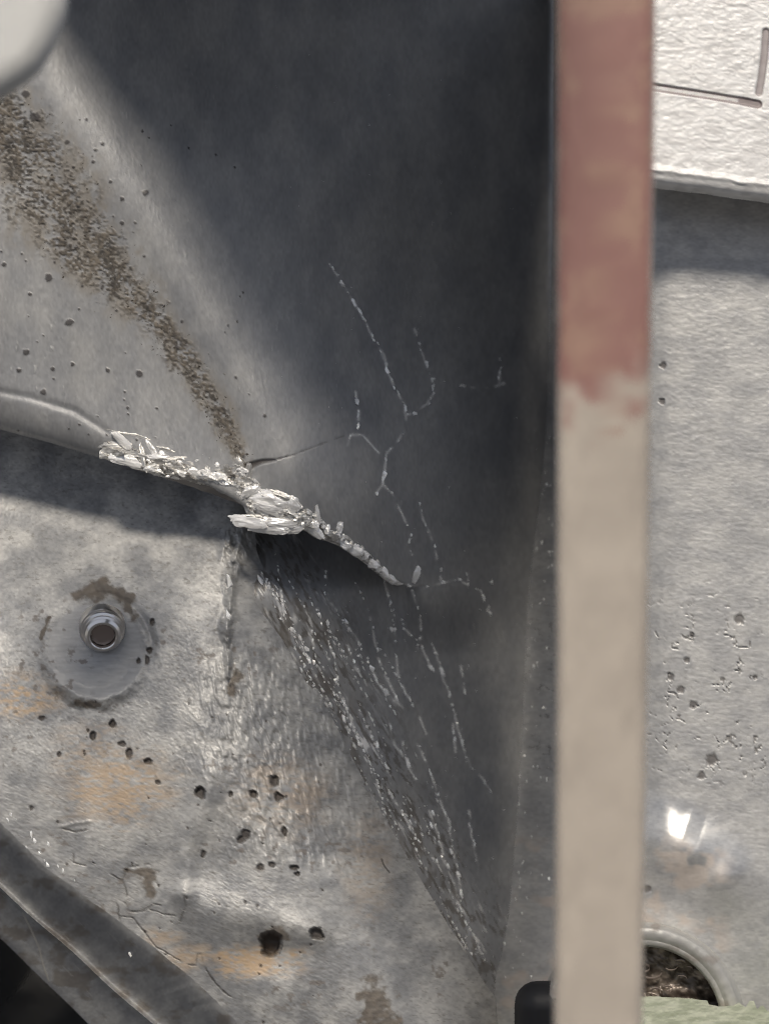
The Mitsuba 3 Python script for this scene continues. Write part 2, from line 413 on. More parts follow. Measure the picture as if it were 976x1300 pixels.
holes = [(345, 1199, 15, 26), (403, 1185, 8, 13), (254, 1006, 7, 10), (322, 1008, 5, 7), (143, 919, 5, 6), (118, 935, 5, 6), (348, 992, 7, 7), (188, 967, 5, 6), (155, 945, 4, 4),
         (164, 956, 6, 5), (354, 1012, 5, 6), (312, 1060, 6, 5), (306, 1066, 5, 5), (345, 1098, 4, 4), (373, 1102, 4, 6), (377, 1110, 3, 5), (330, 1101, 4, 4), (293, 1008, 3, 4),
         (258, 1084, 4, 4), (75, 958, 3, 3), (53, 912, 3.5, 3), (40, 1026, 3, 2.5), (361, 1056, 4, 5), (200, 993, 3, 3), (190, 826, 4, 5), (193, 790, 4, 5), (187, 838, 4, 4), (176, 839, 3, 4)]
for _ in range(70):
    hx, hy = rng.uniform(60, 440), rng.uniform(880, 1300)
    holes.append((hx, hy, rng.uniform(0.8, 1.9), rng.uniform(0.6, 2)))
paint_cracks = [[(190, 1097), (163, 1101), (158, 1110), (155, 1117), (160, 1128), (161, 1138)], [(140, 1110), (152, 1118)], [(146, 1143), (160, 1146), (164, 1158), (180, 1157), (195, 1148), (204, 1150)],
                [(147, 1142), (150, 1155), (152, 1170)], [(152, 1164), (168, 1165), (174, 1172), (184, 1184), (196, 1200), (215, 1213), (236, 1224), (246, 1226)],
                [(248, 1226), (250, 1212), (256, 1211), (258, 1224), (266, 1238), (280, 1256), (296, 1268)], [(228, 1170), (236, 1150), (234, 1138)], [(93, 1085), (94, 1095), (108, 1099)],
                [(80, 1052), (95, 1056), (109, 1054)], [(190, 1155), (205, 1160), (222, 1163)], [(484, 1092), (488, 1102), (494, 1108)]]


def boss_disc(x, y):
    return np.hypot(x - 122, (y - 828))


def B_height(x, y):
    z = zB0(x, y)
    # spot-faced boss, proud at its lower and left side
    d = boss_disc(x, y)
    dx, dy = x - 122, y - 828
    wob = 13.0 * (n2(x, y, 11, 11, 4, 47) - 0.5)
    face = float(zB0(np.array([122.0]), np.array([828.0]))[0]) + 2 + 0.30 * dy - 0.04 * dx
    face = face + 7 * sstep(44, 62, d) * sstep(10, 45, dy + 0.3 * dx)          # lower lip curls up
    low = sstep(-25, 25, dy)
    m = sstep(84 - 8 * low, 48 + 10 * low, d + wob)
    up_ = sstep(-75, 5, dy)
    face = face * up_ + (z + 1) * (1 - up_)
    z = z * (1 - m) + face * m
    z = z - 5 * np.exp(-((np.hypot(dx, dy + 2) - 72) / 5) ** 2) * sstep(20, -30, dy) * sstep(-30, 20, dx)    # the cut round its upper side
    # skirt on the upper left blends into the plate
    z = z + 10 * np.exp(-((x - 62) / 34) ** 2 - ((y - 800) / 60) ** 2) * (1 - m)
    # dent ridge and polished hump
    r, _ = seg_dist(x, y, [(268, 985), (262, 1012), (248, 1048), (236, 1085), (232, 1130)])
    z = z + 9 * np.exp(-(r / 17) ** 2)
    h, w = seg_dist(x, y, [(236, 1150, 20), (285, 1163, 26), (345, 1176, 22), (398, 1182, 10)])
    z = z + 13 * np.exp(-(h / np.maximum(1.7 * w, 1)) ** 2)
    z = z - 10 * np.exp(-(((x - 345) / 42) ** 2 + ((y - 1213) / 26) ** 2))
    # rib running up to the tear
    k, w = seg_dist(x + 12 * (n2(x, y, 16, 22, 2, 38) - 0.5), y, [(302, 690, 17), (293, 725, 8), (290, 742, 9), (292, 770, 5), (290, 800, 8), (287, 830, 4), (290, 860, 2)])
    z = z + 17 * np.exp(-(k / np.maximum(w, 1)) ** 2) * sstep(0.22, 0.75, n2(x, y, 9, 15, 3, 48))
    return z


ys = np.arange(524, 1378, step)
tt = np.linspace(0, 1, 520)
xl = np.maximum(-70, N1(np.maximum(ys, 600)))
xr = Vx(ys) + np.interp(ys, [520, 600, 690, 740], [60, 45, 25, 10])
X = xl[:, None] + tt[None, :] * (xr - xl)[:, None]
far = np.maximum(-420, N1(np.maximum(ys, 600)))[:, None]     # beyond the frame on the left
X = np.hstack([far + (X[:, :1] - far) * np.linspace(0, 0.97, 30)[None], X])
Y = np.broadcast_to(ys[:, None], X.shape)
Z = B_height(X, Y)
onboss = sstep(64, 58, boss_disc(X, Y))
flat = 1 - 0.45 * onboss
scaly = sstep(-50, 70, X - 240 - 0.10 * (Y - 760) + 150 * (n2(X, Y, 40, 40, 3, 49) - 0.5)) * sstep(790, 880, Y + 60 * (n2(X, Y, 30, 30, 2, 50) - 0.5)) * sstep(1140, 1040, Y + 90 * (n2(X, Y, 40, 30, 3, 60) - 0.5))
relief = 1.2 * (n2(X, Y, 44, 34, 2, 41) - 0.5) + 0.5 * (n2(X, Y, 8, 4.0, 3, 42) - 0.5) + 1.0 * (n2(X, Y, 2.6, 2.0, 2, 43) - 0.5)
relief += scaly * 3.6 * (sstep(0.38, 0.72, n2(X - 0.18 * Y, Y, 4.6, 11, 2, 44)) - 0.4)
mott = n2(X, Y, 30, 22, 4, 45)
fine = n2(X, Y, 4.2, 2.6, 3, 46)
base = mixc((0.25, 0.253, 0.258), (0.44, 0.435, 0.42), sstep(0.3, 0.7, mott))
base = base * (0.62 + 0.76 * fine)[..., None]
base = mixc(base, (0.16, 0.15, 0.135), 0.55 * sstep(0.62, 0.74, n2(X, Y, 6, 2.6, 3, 69)))
warm = np.zeros(X.shape)
for sx, sy, rx, ry, k in ((30, 885, 55, 36, 1.0), (150, 1000, 90, 58, 0.8), (330, 1222, 70, 26, 1.5), (120, 960, 70, 50, 0.5), (465, 1100, 40, 90, 0.35), (360, 1010, 80, 60, 0.4), (240, 1215, 40, 20, 0.7), (205, 1190, 30, 16, 0.6)):
    d = np.hypot((X - sx) / rx, (Y - sy) / ry)
    warm = np.maximum(warm, k * sstep(1.15, 0.25, d + 0.9 * (n2(X, Y, 26, 12, 4, 51) - 0.5)))
base = mixc(base, (0.48, 0.35, 0.225), np.clip(0.9 * warm, 0, 0.9) * sstep(0.36, 0.60, 0.6 * n2(X, Y, 7, 3.2, 4, 69) + 0.4 * n2(X, Y, 26, 14, 3, 64)))
base = mixc(base, np.array([0.33, 0.332, 0.335]) * (0.75 + 0.5 * n2(X, Y, 14, 2.4, 3, 65))[..., None], 0.85 * onboss)
brown = sstep(0.60, 0.70, n2(X, Y, 9, 8, 3, 52)) * sstep(0.5, 0.62, n2(X, Y, 70, 60, 2, 53)) * sstep(700, 780, Y)
base = mixc(base, (0.12, 0.10, 0.085), 0.7 * brown)
grime_b = np.zeros(X.shape)
for pts in ([(95, 758, 9), (112, 752, 14), (132, 738, 10)], [(138, 748, 8), (160, 762, 12), (170, 782, 8)], [(62, 785, 5), (52, 810, 3)],
            [(98, 892, 4), (112, 896, 7), (128, 896, 4)], [(475, 1268, 26), (480, 1310, 34)], [(160, 1105, 4), (186, 1112, 11), (190, 1135, 8)],
            [(330, 1190, 10), (352, 1185, 12), (366, 1194, 6)], [(300, 860, 10), (292, 880, 7)]):
    d, w = seg_dist(X, Y, pts)
    grime_b = np.maximum(grime_b, sstep(1.1, 0.4, d / w + 3.2 * (n2(X, Y, 13, 11, 4, 54) - 0.5)))
base = mixc(base, mixc((0.05, 0.042, 0.035), (0.15, 0.12, 0.09), n2(X, Y, 5, 5, 2, 55)), 0.85 * grime_b)
hm, rim = np.zeros(X.shape), np.zeros(X.shape)
hz = np.zeros(X.shape)
for px, py, r, dep in holes:
    near = (np.abs(X - px) < 2.6 * r) & (np.abs(Y - py) < 2.6 * r)
    xx, yy = X[near], Y[near]
    sq = 0.75 + 0.6 * ((px * 7.3 + py * 3.1) % 1.0)
    d = np.hypot((xx - px) * sq, (yy - py) / sq) / r * (0.30 + 1.4 * n2(xx, yy, max(0.8 * r, 2.6), max(0.8 * r, 2.6), 4, int(px) % 37))
    hz[near] = np.maximum(hz[near], dep * sstep(1.15, 0.6, d))
    hm[near] = np.maximum(hm[near], sstep(1.35, 0.7, d))
base = mixc(base, (0.045, 0.036, 0.032), 0.85 * hm)
pc = np.zeros(X.shape)
wobc = 3.0 * (n2(X, Y, 8, 8, 2, 56) - 0.5)
for c in paint_cracks:
    d, _ = seg_dist(X + wobc, Y - wobc, c)
    pc = np.maximum(pc, sstep(1.6, 0.5, d) * sstep(0.25, 0.55, n2(X, Y, 9, 9, 2, 70)))
base = mixc(base, (0.06, 0.055, 0.05), 0.8 * pc)
dd, _ = seg_dist(X, Y, [(78, 1050), (95, 1046), (115, 1043)])
Z = Z + relief * flat - hz - 0.9 * pc + 1.4 * np.exp(-(dd / 1.8) ** 2) + 3 * grime_b * (n2(X, Y, 4, 4, 2, 57) - 0.5)
hump, hw = seg_dist(X, Y, [(236, 1150, 24), (285, 1162, 26), (345, 1176, 20)])
polish = sstep(1.0, 0.5, hump / np.maximum(hw, 1) + 0.5 * (n2(X, Y, 14, 9, 3, 58) - 0.5))
rough = 0.48 + 0.12 * n2(X, Y, 10, 7, 2, 59) - 0.04 * polish + 0.03 * onboss + 0.25 * np.maximum(grime_b, hm)
metal = (0.34 + 0.15 * polish) * (1 - 0.85 * np.clip(np.maximum.reduce([grime_b, hm, 0.8 * warm, brown]), 0, 1))
sheet('cracked_casting__lower_plate', X, Y, Z, base, rough, metal)

# ------------------------------------------------------------------ lower rim under the plate
tt = np.linspace(0, 1, 420)
y1 = np.concatenate([np.linspace(690, 985, 40)[:-1], np.linspace(985, 1376, 420)])
P1 = np.stack([N1(y1), y1], -1)
l2, l3 = curve([(-450, 745), (-80, 1056), (0, 1127), (36, 1161), (90, 1207), (143, 1257), (190, 1297), (290, 1385)]), curve([(-450, 818), (-100, 1112), (0, 1192), (47, 1238), (90, 1279), (111, 1300), (200, 1388)])
x2, x3 = (np.concatenate([np.linspace(a, b, 40)[:-1], np.linspace(b, c, 420)]) for a, b, c in ((-425, -75, 288), (-450, -95, 190)))
P2, P3 = np.stack([x2, l2(x2)], -1), np.stack([x3, l3(x3)], -1)
sec = np.linspace(0, 3, 210)
# 0..1: dark side from the plate edge down to the lip; 1..2: below the lip; 2..3: underside
zs = PchipInterpolator([0, 0.08, 0.2, 0.55, 0.86, 0.95, 1.0, 1.05, 1.12, 1.6, 2.0, 2.15, 3.0], [0, -5, -20, -84, -130, -133, -130, -140, -150, -196, -230, -265, -440])(sec)
a1, a2 = np.clip(sec, 0, 1)[:, None, None], np.clip(sec - 1, 0, 1)[:, None, None]
PP = P1[None] * (1 - a1) + P2[None] * a1
PP = np.where(sec[:, None, None] > 1, P2[None] * (1 - a2) + P3[None] * a2, PP)
PP = PP + np.where(sec > 2, sec - 2, 0)[:, None, None] * np.array([14.0, -14.0])
z1 = B_height(P1[:, 0], P1[:, 1])
Xr, Yr = PP[..., 0], PP[..., 1]
Zr = z1[None] * np.clip(1 - sec, 0, 1)[:, None] + zs[:, None] + (3.6 * (n2(Xr, Yr, 16, 16, 4, 61) - 0.5) + 1.0 * (n2(Xr, Yr, 3, 3, 2, 60) - 0.5)) * np.minimum(sec, 1)[:, None] - 0.6
lipm = np.exp(-((sec[:, None] - 1.0) / 0.045) ** 2) * (0.4 + 0.9 * n2(Xr, Yr, 9, 9, 3, 62))
Zr = Zr + 9 * lipm
c = mixc((0.24, 0.242, 0.248), (0.34, 0.34, 0.335), sstep(0.3, 0.7, n2(Xr, Yr, 18, 18, 4, 63)))
c = c * (0.8 + 0.4 * n2(Xr, Yr, 3, 3, 2, 64))[..., None]
c = mixc(c, (0.15, 0.125, 0.10), 0.6 * sstep(0.52, 0.66, n2(Xr, Yr, 26, 16, 4, 29)))
c = mixc(c, (0.34, 0.335, 0.32), 0.6 * sstep(0.66, 0.74, n2(Xr + Yr, Xr - Yr, 26, 3.5, 3, 30)) * sstep(0.45, 0.6, n2(Xr, Yr, 50, 50, 2, 40)))
scr, _ = seg_dist(Xr, Yr, [(29, 1160), (40, 1182), (50, 1205), (55, 1226), (62, 1246)])
sm = sstep(1.8, 0.6, scr)
c = mixc(c, (0.42, 0.40, 0.36), 0.7 * sm)
sheet('cracked_casting__lower_rim', Xr, Yr, Zr + 1.0 * sm, c, 0.5, 0.25)

# ------------------------------------------------------------------ side wall and front face of the casting on the right
C_rows = {}
for y in range(-80, 1500, 80):
    xc, zc = float(crease(y)), float(zcrease(y))
    C_rows[y] = [(xc - 20, zc - 30), (xc, zc), (xc + (770 - xc) * 0.5, zc * 0.46), (770, zc * 0.29), (806, -118), (850, -92), (976, -84 - 30 * float(sstep(1120, 1300, y))), (1060, -90 - 50 * float(sstep(1120, 1300, y)))]
zC0 = Loft(C_rows, 560, 1080, -100, 1520)
BC, BR_IN, BR_OUT = (815.0, 1302.0), 100.0, 126.0
ys, tt = np.arange(-60, 1378, 1.4), np.linspace(0, 1, 300)
xl = crease(ys) - 3
X = xl[:, None] + tt[None, :] * (1056 - xl)[:, None]
Y = np.broadcast_to(ys[:, None], X.shape)
Z = zC0(X, Y)
front = sstep(770, 850, X)
relief = 0.6 * (n2(X, Y, 15, 6, 3, 71) - 0.5) + 0.9 * (n2(X, Y, 5, 2.2, 3, 72) - 0.5) + 3 * (n2(X, Y, 90, 70, 2, 73) - 0.5)
d, w = seg_dist(X, Y, [(770, 1072, 44), (826, 1074, 44), (862, 1080, 40), (880, 1086, 32)])
d2, w2 = np.hypot((X - 914) / 1.0, Y - 1118), 38.0
wobp = 0.6 * (n2(X, Y, 18, 12, 3, 74) - 0.5)
lump_ = 1 - (1 - np.exp(-(d / np.maximum(w, 1)) ** 2)) * (1 - np.exp(-(d2 / w2) ** 2))
Z = Z + 22.0 * lump_
dp, wp = seg_dist(X, Y, [(770, 1040, 34), (826, 1042, 34), (866, 1050, 30), (886, 1068, 26), (902, 1086, 32), (918, 1092, 32)])
polish = sstep(1.6, 0.7, dp / np.maximum(wp, 1) + 1.3 * wobp)
Z = Z + 2.0 * polish * (n2(X, Y, 30, 22, 2, 86) - 0.5)
rr = np.hypot(X - BC[0], Y - BC[1])
pits = sstep(0.022, 0.008, np.abs(n2(X, Y, 15, 9, 2, 75) - 0.5)) * sstep(0.52, 0.62, n2(X, Y, 13, 13, 3, 85)) * sstep(700, 830, Y) * sstep(1020, 960, Y)
mott = n2(X, Y, 24, 16, 4, 76)
base = mixc((0.42, 0.42, 0.42), (0.54, 0.535, 0.52), sstep(0.3, 0.7, mott)) * (0.74 + 0.52 * n2(X, Y, 5.0, 2.2, 3, 77))[..., None]
base = mixc(base, (0.12, 0.11, 0.10), 0.7 * pits)
warm = sstep(0.50, 0.66, n2(X, Y, 34, 26, 3, 78)) * sstep(1040, 1090, Y) * sstep(945, 900, X)
base = mixc(base, (0.52, 0.42, 0.34), 0.5 * warm)
dark_spot = dots(X, Y, [(938, 786, 7), (878, 806, 3), (851, 860, 5), (872, 838, 4), (864, 876, 5), (880, 895, 5), (958, 860, 3), (903, 965, 8), (890, 985, 5), (842, 464, 4), (840, 510, 4), (822, 1129, 5), (812, 1131, 5)])
base = mixc(base, (0.10, 0.09, 0.085), 0.8 * dark_spot)
Z = Z + relief * (1 - 0.85 * polish) - 2.0 * pits - 2 * dark_spot
rough = 0.45 + 0.12 * n2(X, Y, 9, 5, 2, 79) - 0.16 * polish
keep = rr > 125
sheet('cracked_casting__side_wall', X, Y, Z, base, rough, (0.34 + 0.25 * polish) * (1 - 0.7 * np.maximum(np.maximum(pits, dark_spot), warm)), keep)

# machined ring round the bore
ang = np.linspace(0, 2 * np.pi, 420)
prof = np.array([(142, -430), (132, -120), (129, -75), (127, -58), (124, -48), (119, -45), (112, -46), (108, -50), (105, -49.5), (102, -52), (100, -58), (99.5, -180), (99, -420)])
pt = np.concatenate([[0], np.cumsum(np.hypot(*np.diff(prof, axis=0).T))])
pi = np.unique(np.concatenate([pt, np.linspace(0, pt[-1], 90)]))
pr, pz = np.interp(pi, pt, prof[:, 0]), np.interp(pi, pt, prof[:, 1])
A_, R_ = np.meshgrid(ang, pr)
Xr, Yr = BC[0] + np.cos(A_) * R_, BC[1] + np.sin(A_) * R_
Zr = np.broadcast_to(pz[:, None], Xr.shape) + 0.9 * (n2(R_ * 6, A_ * 40, 9, 9, 2, 81) - 0.5) + 2.6 * (n2(Xr, Yr, 9, 6, 3, 82) - 0.5)
c = np.broadcast_to(np.array([0.40, 0.395, 0.375]), Xr.shape + (3,)) * (0.8 + 0.4 * n2(Xr, Yr, 8, 6, 3, 83))[..., None]
c = mixc(c, (0.25, 0.21, 0.18), 0.6 * sstep(0.55, 0.7, n2(Xr, Yr, 20, 14, 3, 84)))
sheet('cracked_casting__bore_ring', Xr, Yr, Zr, c, 0.5, 0.3)
label('cracked_casting', 'cracked grey metal casting with a torn bright edge, dirt band and deep dark web', 'metal casting')
label('cracked_casting__upper_panel', 'grey upper panel with dirt band and rolled lower edge')
label('cracked_casting__web', 'dark sloping web full of fine silvery cracks')
label('cracked_casting__lower_plate', 'pitted pale grey plate with rust stains and boss')
label('cracked_casting__lower_rim', 'dark rounded rim with thin pale lip')
label('cracked_casting__side_wall', 'rough cast wall behind the blurred upright bar')
label('cracked_casting__bore_ring', 'smooth ring round the dark bore')

# ------------------------------------------------------------------ torn edge: fracture face and its flakes
up = curve([(118, 578), (128, 571), (142, 553), (165, 562), (200, 583), (240, 580), (275, 575), (300, 580), (318, 600), (335, 618), (370, 632), (400, 652), (440, 676), (470, 704), (500, 734), (512, 741)])
lo = curve([(118, 580), (135, 584), (200, 604), (240, 612), (300, 628), (318, 660), (340, 676), (385, 674), (400, 682), (430, 694), (465, 717), (500, 742), (512, 744)])
xs = np.arange(126, 512, 0.7)
tt = np.linspace(0, 1, 90)[:, None]
jag = 5 * (n2(xs, xs * 0, 7, 7, 3, 101) - 0.5)
X = np.broadcast_to(xs, (90, len(xs))) + 0 * tt
Y = up(xs)[None] * (1 - tt) + (lo(xs) + jag)[None] * tt
amp = np.interp(xs, [126, 150, 300, 400, 480, 511], [2, 9, 11, 10, 5, 2])[None]


def facets(x, y, size, seed):
    """Broken metal: every grain (nearest random point) a small plane of its own tilt."""
    x0, y0 = x.min() - size, y.min() - size
    r = np.random.default_rng(seed)
    n = int((np.ptp(x) + 2 * size) * (np.ptp(y) + 2 * size) / size ** 2)
    c = np.stack([r.uniform(x0, x.max() + size, n), r.uniform(y0, y.max() + size, n)], -1)
    from scipy.spatial import cKDTree
    q = np.stack([x.ravel(), y.ravel()], -1)
    i = cKDTree(c).query(q)[1]
    t, h, a = r.normal(0, 0.55, (n, 2)), r.uniform(-0.5, 0.5, n), r.random(n)
    dq = q - c[i]
    return (h[i] * size * 0.5 + (dq * t[i]).sum(1)).reshape(x.shape), a[i].reshape(x.shape)


wx, wy = 5 * (n2(X, Y, 8, 8, 2, 107) - 0.5), 5 * (n2(X, Y, 8, 8, 2, 108) - 0.5)
f1, a1_ = facets(X * 0.75 + wx, (Y + wy) * 1.5 - 0.5 * X, 11.0, 5)
f2, a2_ = facets(X + wx, (Y + wy) * 1.6, 4.5, 6)
zedge = zA0(X, Y) - np.interp(xs, [126, 200, 300, 400, 511], [3, 2, 1, 1, 1])[None]
bulge = np.sin(np.pi * np.clip(tt, 0, 1)) ** 0.6
Z = zedge + (amp / 11) * (0.8 * f1 + 0.7 * f2 + 2.5 * bulge) - 16 * np.clip(tt - 0.8, 0, 1) * 5 * (amp / 11)
Z = Z - 9 * np.exp(-((X - 268) / 24) ** 2 - ((Y - 586) / 9) ** 2)
fres = n2(X, Y, 9, 7, 3, 103)
c = mixc((0.30, 0.285, 0.265), (0.84, 0.83, 0.80), sstep(0.30, 0.62, 0.45 * fres + 0.35 * a1_ + 0.2 * a2_ + 0.10 * sstep(300, 330, X) - 0.25 * np.exp(-((X - 268) / 24) ** 2 - ((Y - 584) / 8) ** 2)))
sheet('cracked_casting__fracture', X, Y, Z, c, 0.36, 0.45)
# folded lip hanging below the tear
ul, ll = curve([(165, 590), (240, 607), (290, 614), (318, 640)]), curve([(165, 594), (240, 617), (290, 635), (318, 643)])
xs = np.arange(166, 318, 1.0)
tt = np.linspace(0, 1, 22)[:, None]
X = np.broadcast_to(xs, (22, len(xs))) + 0 * tt
Y = ul(xs)[None] * (1 - tt) + (ll(xs) + 3 * (n2(xs, xs * 0, 8, 8, 3, 104) - 0.5))[None] * tt
Z = zA0(X, Y) - 10 - 18 * tt + 2.5 * (n2(X, Y, 12, 6, 2, 105) - 0.5)
c = mixc((0.19, 0.175, 0.165), (0.28, 0.265, 0.25), n2(X, Y, 14, 6, 2, 106))
sheet('cracked_casting__folded_lip', X, Y, Z, c, 0.5, 0.5)
label('cracked_casting__fracture', 'jagged bright fracture face along the tear')
label('cracked_casting__folded_lip', 'brownish grey lip folded under the tear')

flakes = [  # x0, y0, x1, y1, width, thickness, bright
    (143, 548, 168, 572, 9, 8, 1), (130, 567, 172, 571, 11, 9, 0), (140, 579, 178, 586, 13, 10, 1), (150, 573, 182, 580, 7, 6, 0), (177, 556, 183, 592, 7, 8, 0), (185, 557, 197, 576, 6, 6, 1), (144, 546, 188, 556, 5, 4, 0),
    (184, 580, 214, 581, 6, 6, 1), (190, 585, 236, 583, 8, 7, 0), (203, 572, 209, 582, 6, 5, 1), (186, 594, 197, 596, 6, 6, 1), (213, 588, 220, 592, 7, 6, 1), (226, 600, 238, 603, 6, 6, 1), (232, 582, 246, 592, 7, 6, 0), (198, 567, 224, 573, 5, 4, 0),
    (240, 596, 254, 602, 9, 8, 1), (250, 600, 266, 606, 10, 8, 1), (262, 596, 268, 610, 6, 6, 1), (266, 602, 282, 609, 10, 9, 1), (276, 606, 292, 613, 11, 9, 1), (286, 590, 293, 604, 6, 6, 0), (222, 592, 240, 597, 6, 5, 0),
    (302, 580, 309, 602, 9, 7, 0), (299, 608, 312, 620, 10, 8, 0), (304, 594, 314, 599, 5, 5, 1), (318, 590, 314, 612, 8, 5, 0),
    (308, 626, 330, 620, 12, 10, 1), (312, 630, 352, 640, 22, 14, 1), (330, 618, 368, 634, 9, 7, 0), (345, 634, 372, 640, 15, 12, 1), (364, 632, 378, 648, 13, 11, 1), (322, 640, 366, 650, 13, 11, 1), (352, 626, 364, 636, 8, 7, 0),
    (299, 658, 336, 664, 13, 9, 1), (318, 658, 372, 656, 9, 8, 0), (322, 668, 362, 672, 11, 9, 1), (334, 662, 378, 666, 10, 9, 1), (360, 672, 384, 668, 12, 9, 1), (348, 656, 374, 659, 8, 6, 0), (376, 652, 392, 658, 10, 8, 0),
    (402, 644, 405, 668, 6, 6, 1), (390, 664, 410, 684, 10, 8, 1), (396, 656, 402, 672, 7, 6, 1), (411, 664, 416, 678, 7, 6, 1), (418, 674, 428, 684, 8, 7, 0), (428, 662, 433, 675, 9, 8, 1), (420, 678, 432, 680, 7, 6, 1),
    (430, 684, 444, 696, 9, 7, 1), (440, 684, 446, 694, 6, 5, 0), (444, 694, 456, 704, 11, 8, 1), (452, 690, 462, 702, 9, 8, 0), (458, 700, 466, 710, 9, 7, 1), (466, 710, 478, 720, 9, 6, 1), (474, 708, 482, 718, 6, 5, 0), (480, 718, 492, 728, 7, 5, 1), (490, 728, 502, 738, 6, 5, 1),
    (384, 646, 396, 654, 8, 6, 0), (522, 740, 530, 724, 9, 4, 1)]
for i in range(60):
    x = rng.uniform(140, 500)
    t = rng.uniform(0.1, 0.95)
    y = float(up(x) * (1 - t) + lo(x) * t)
    a = rng.uniform(-0.5, 1.2)
    l = rng.uniform(3, 8.5) * np.interp(x, [140, 420, 500], [1, 1, 0.6])
    flakes.append((x - l / 2 * math.cos(a), y - l / 2 * math.sin(a), x + l / 2 * math.cos(a), y + l / 2 * math.sin(a), l * rng.uniform(0.5, 0.9), l * 0.7, rng.random() < 0.65))
BALL = trimesh.creation.icosphere(subdivisions=3)


def torn_lump(c, axis, l, w, th):
    """A lump of torn metal: a polyhedron of random planes, drawn out along its axis, bent and scored."""
    d = np.array(BALL.vertices)
    k = rng.normal(size=(24, 3))
    k /= np.linalg.norm(k, axis=1, keepdims=True)
    h = rng.uniform(0.66, 1.0, 24)
    r = np.min(np.where(d @ k.T > 0.15, h / np.maximum(d @ k.T, 0.15), 1.5), 1)
    p = d * np.minimum(r, 1.2)[:, None]
    o = rng.uniform(0, 50, 3)
    p = p * (1 + 0.34 * (meshkit.fbm(p * np.array([1.6, 4.5, 4.5]) + o, 3) - 0.5)[:, None] * 2)
    p[:, 2] += rng.uniform(-0.5, 0.5) * p[:, 0] ** 2
    p[:, 1] += rng.uniform(-0.4, 0.4) * p[:, 0] ** 2
    p = p * np.array([l / 2, w / 2, th / 2])
    a = np.array(axis, float) / np.linalg.norm(axis)
    b = np.cross([0, 0, 1.0], a)
    b /= np.linalg.norm(b)
    q = p @ np.stack([a, b, np.cross(a, b)]) + np.asarray(c, float)
    return trimesh.Trimesh(W3(q[:, 0], q[:, 1], q[:, 2]), np.array(BALL.faces)[:, ::-1], process=False)


for x0, y0, x1, y1, w, th, br in flakes:
    cx, cy = (x0 + x1) / 2, (y0 + y1) / 2
    l = math.hypot(x1 - x0, y1 - y0)
    zz = float(zA0(np.array([cx]), np.array([cy]))[0]) + rng.uniform(-2, 2) + (1 if br else -1)
    m = torn_lump((cx, cy, zz), (x1 - x0, y1 - y0, rng.uniform(-0.3, 0.3) * l), l * 1.3, w * 1.35, max(th, 0.7 * w))
    scene[numbered('cracked_casting__fracture__flake')] = mikit.ply(m, 'fresh_metal' if br else 'dull_flake', smooth=28)

# ------------------------------------------------------------------ silvery beads and chips along the cracks
def any_height(x, y):
    x, y = np.array([x], float), np.array([y], float)
    return float((A_height(x, y) if y[0] < tear_y(x[0]) else T_height(x, y))[0])


def slope_at(x, y):
    return np.array([any_height(x + 3, y) - any_height(x - 3, y), any_height(x, y + 3) - any_height(x, y - 3)]) / 6


for ci, c in enumerate(cracks):
    c = np.array(c, float)
    seg = np.hypot(*np.diff(c, axis=0).T)
    total, parts, at = seg.sum(), [], rng.uniform(0, 4)
    cum = np.concatenate([[0], np.cumsum(seg)])
    faint = ci in (2, 4)
    while at < total:
        x, y = np.interp(at, cum, c[:, 0]), np.interp(at, cum, c[:, 1])
        x2_, y2_ = np.interp(min(at + 3, total), cum, c[:, 0]), np.interp(min(at + 3, total), cum, c[:, 1])
        x1_, y1_ = np.interp(max(at - 3, 0), cum, c[:, 0]), np.interp(max(at - 3, 0), cum, c[:, 1])
        big = rng.random() < 0.22
        l = rng.uniform(8, 15) if big else rng.uniform(3.5, 8)
        w = l * rng.uniform(0.36, 0.6) if big else rng.uniform(2.2, 4.0)
        if faint:
            l, w = l * 0.7, w * 0.7
        x, y = x + rng.normal(0, 1.1), y + rng.normal(0, 0.6)
        g = slope_at(x, y)
        ax = np.array([x2_ - x1_, y2_ - y1_])
        parts.append(chip((x, y, any_height(x, y) + 0.5), (ax[0], ax[1], float(ax @ g)), l, w, w * 1.3, 0.3))
        at += l * 0.7 + rng.exponential(5.5 if not faint else 8)
    k = numbered('cracked_casting__crack')
    scene[k] = mikit.ply(join(parts), 'bead_metal', smooth=False)
    label(k, kind='stuff')

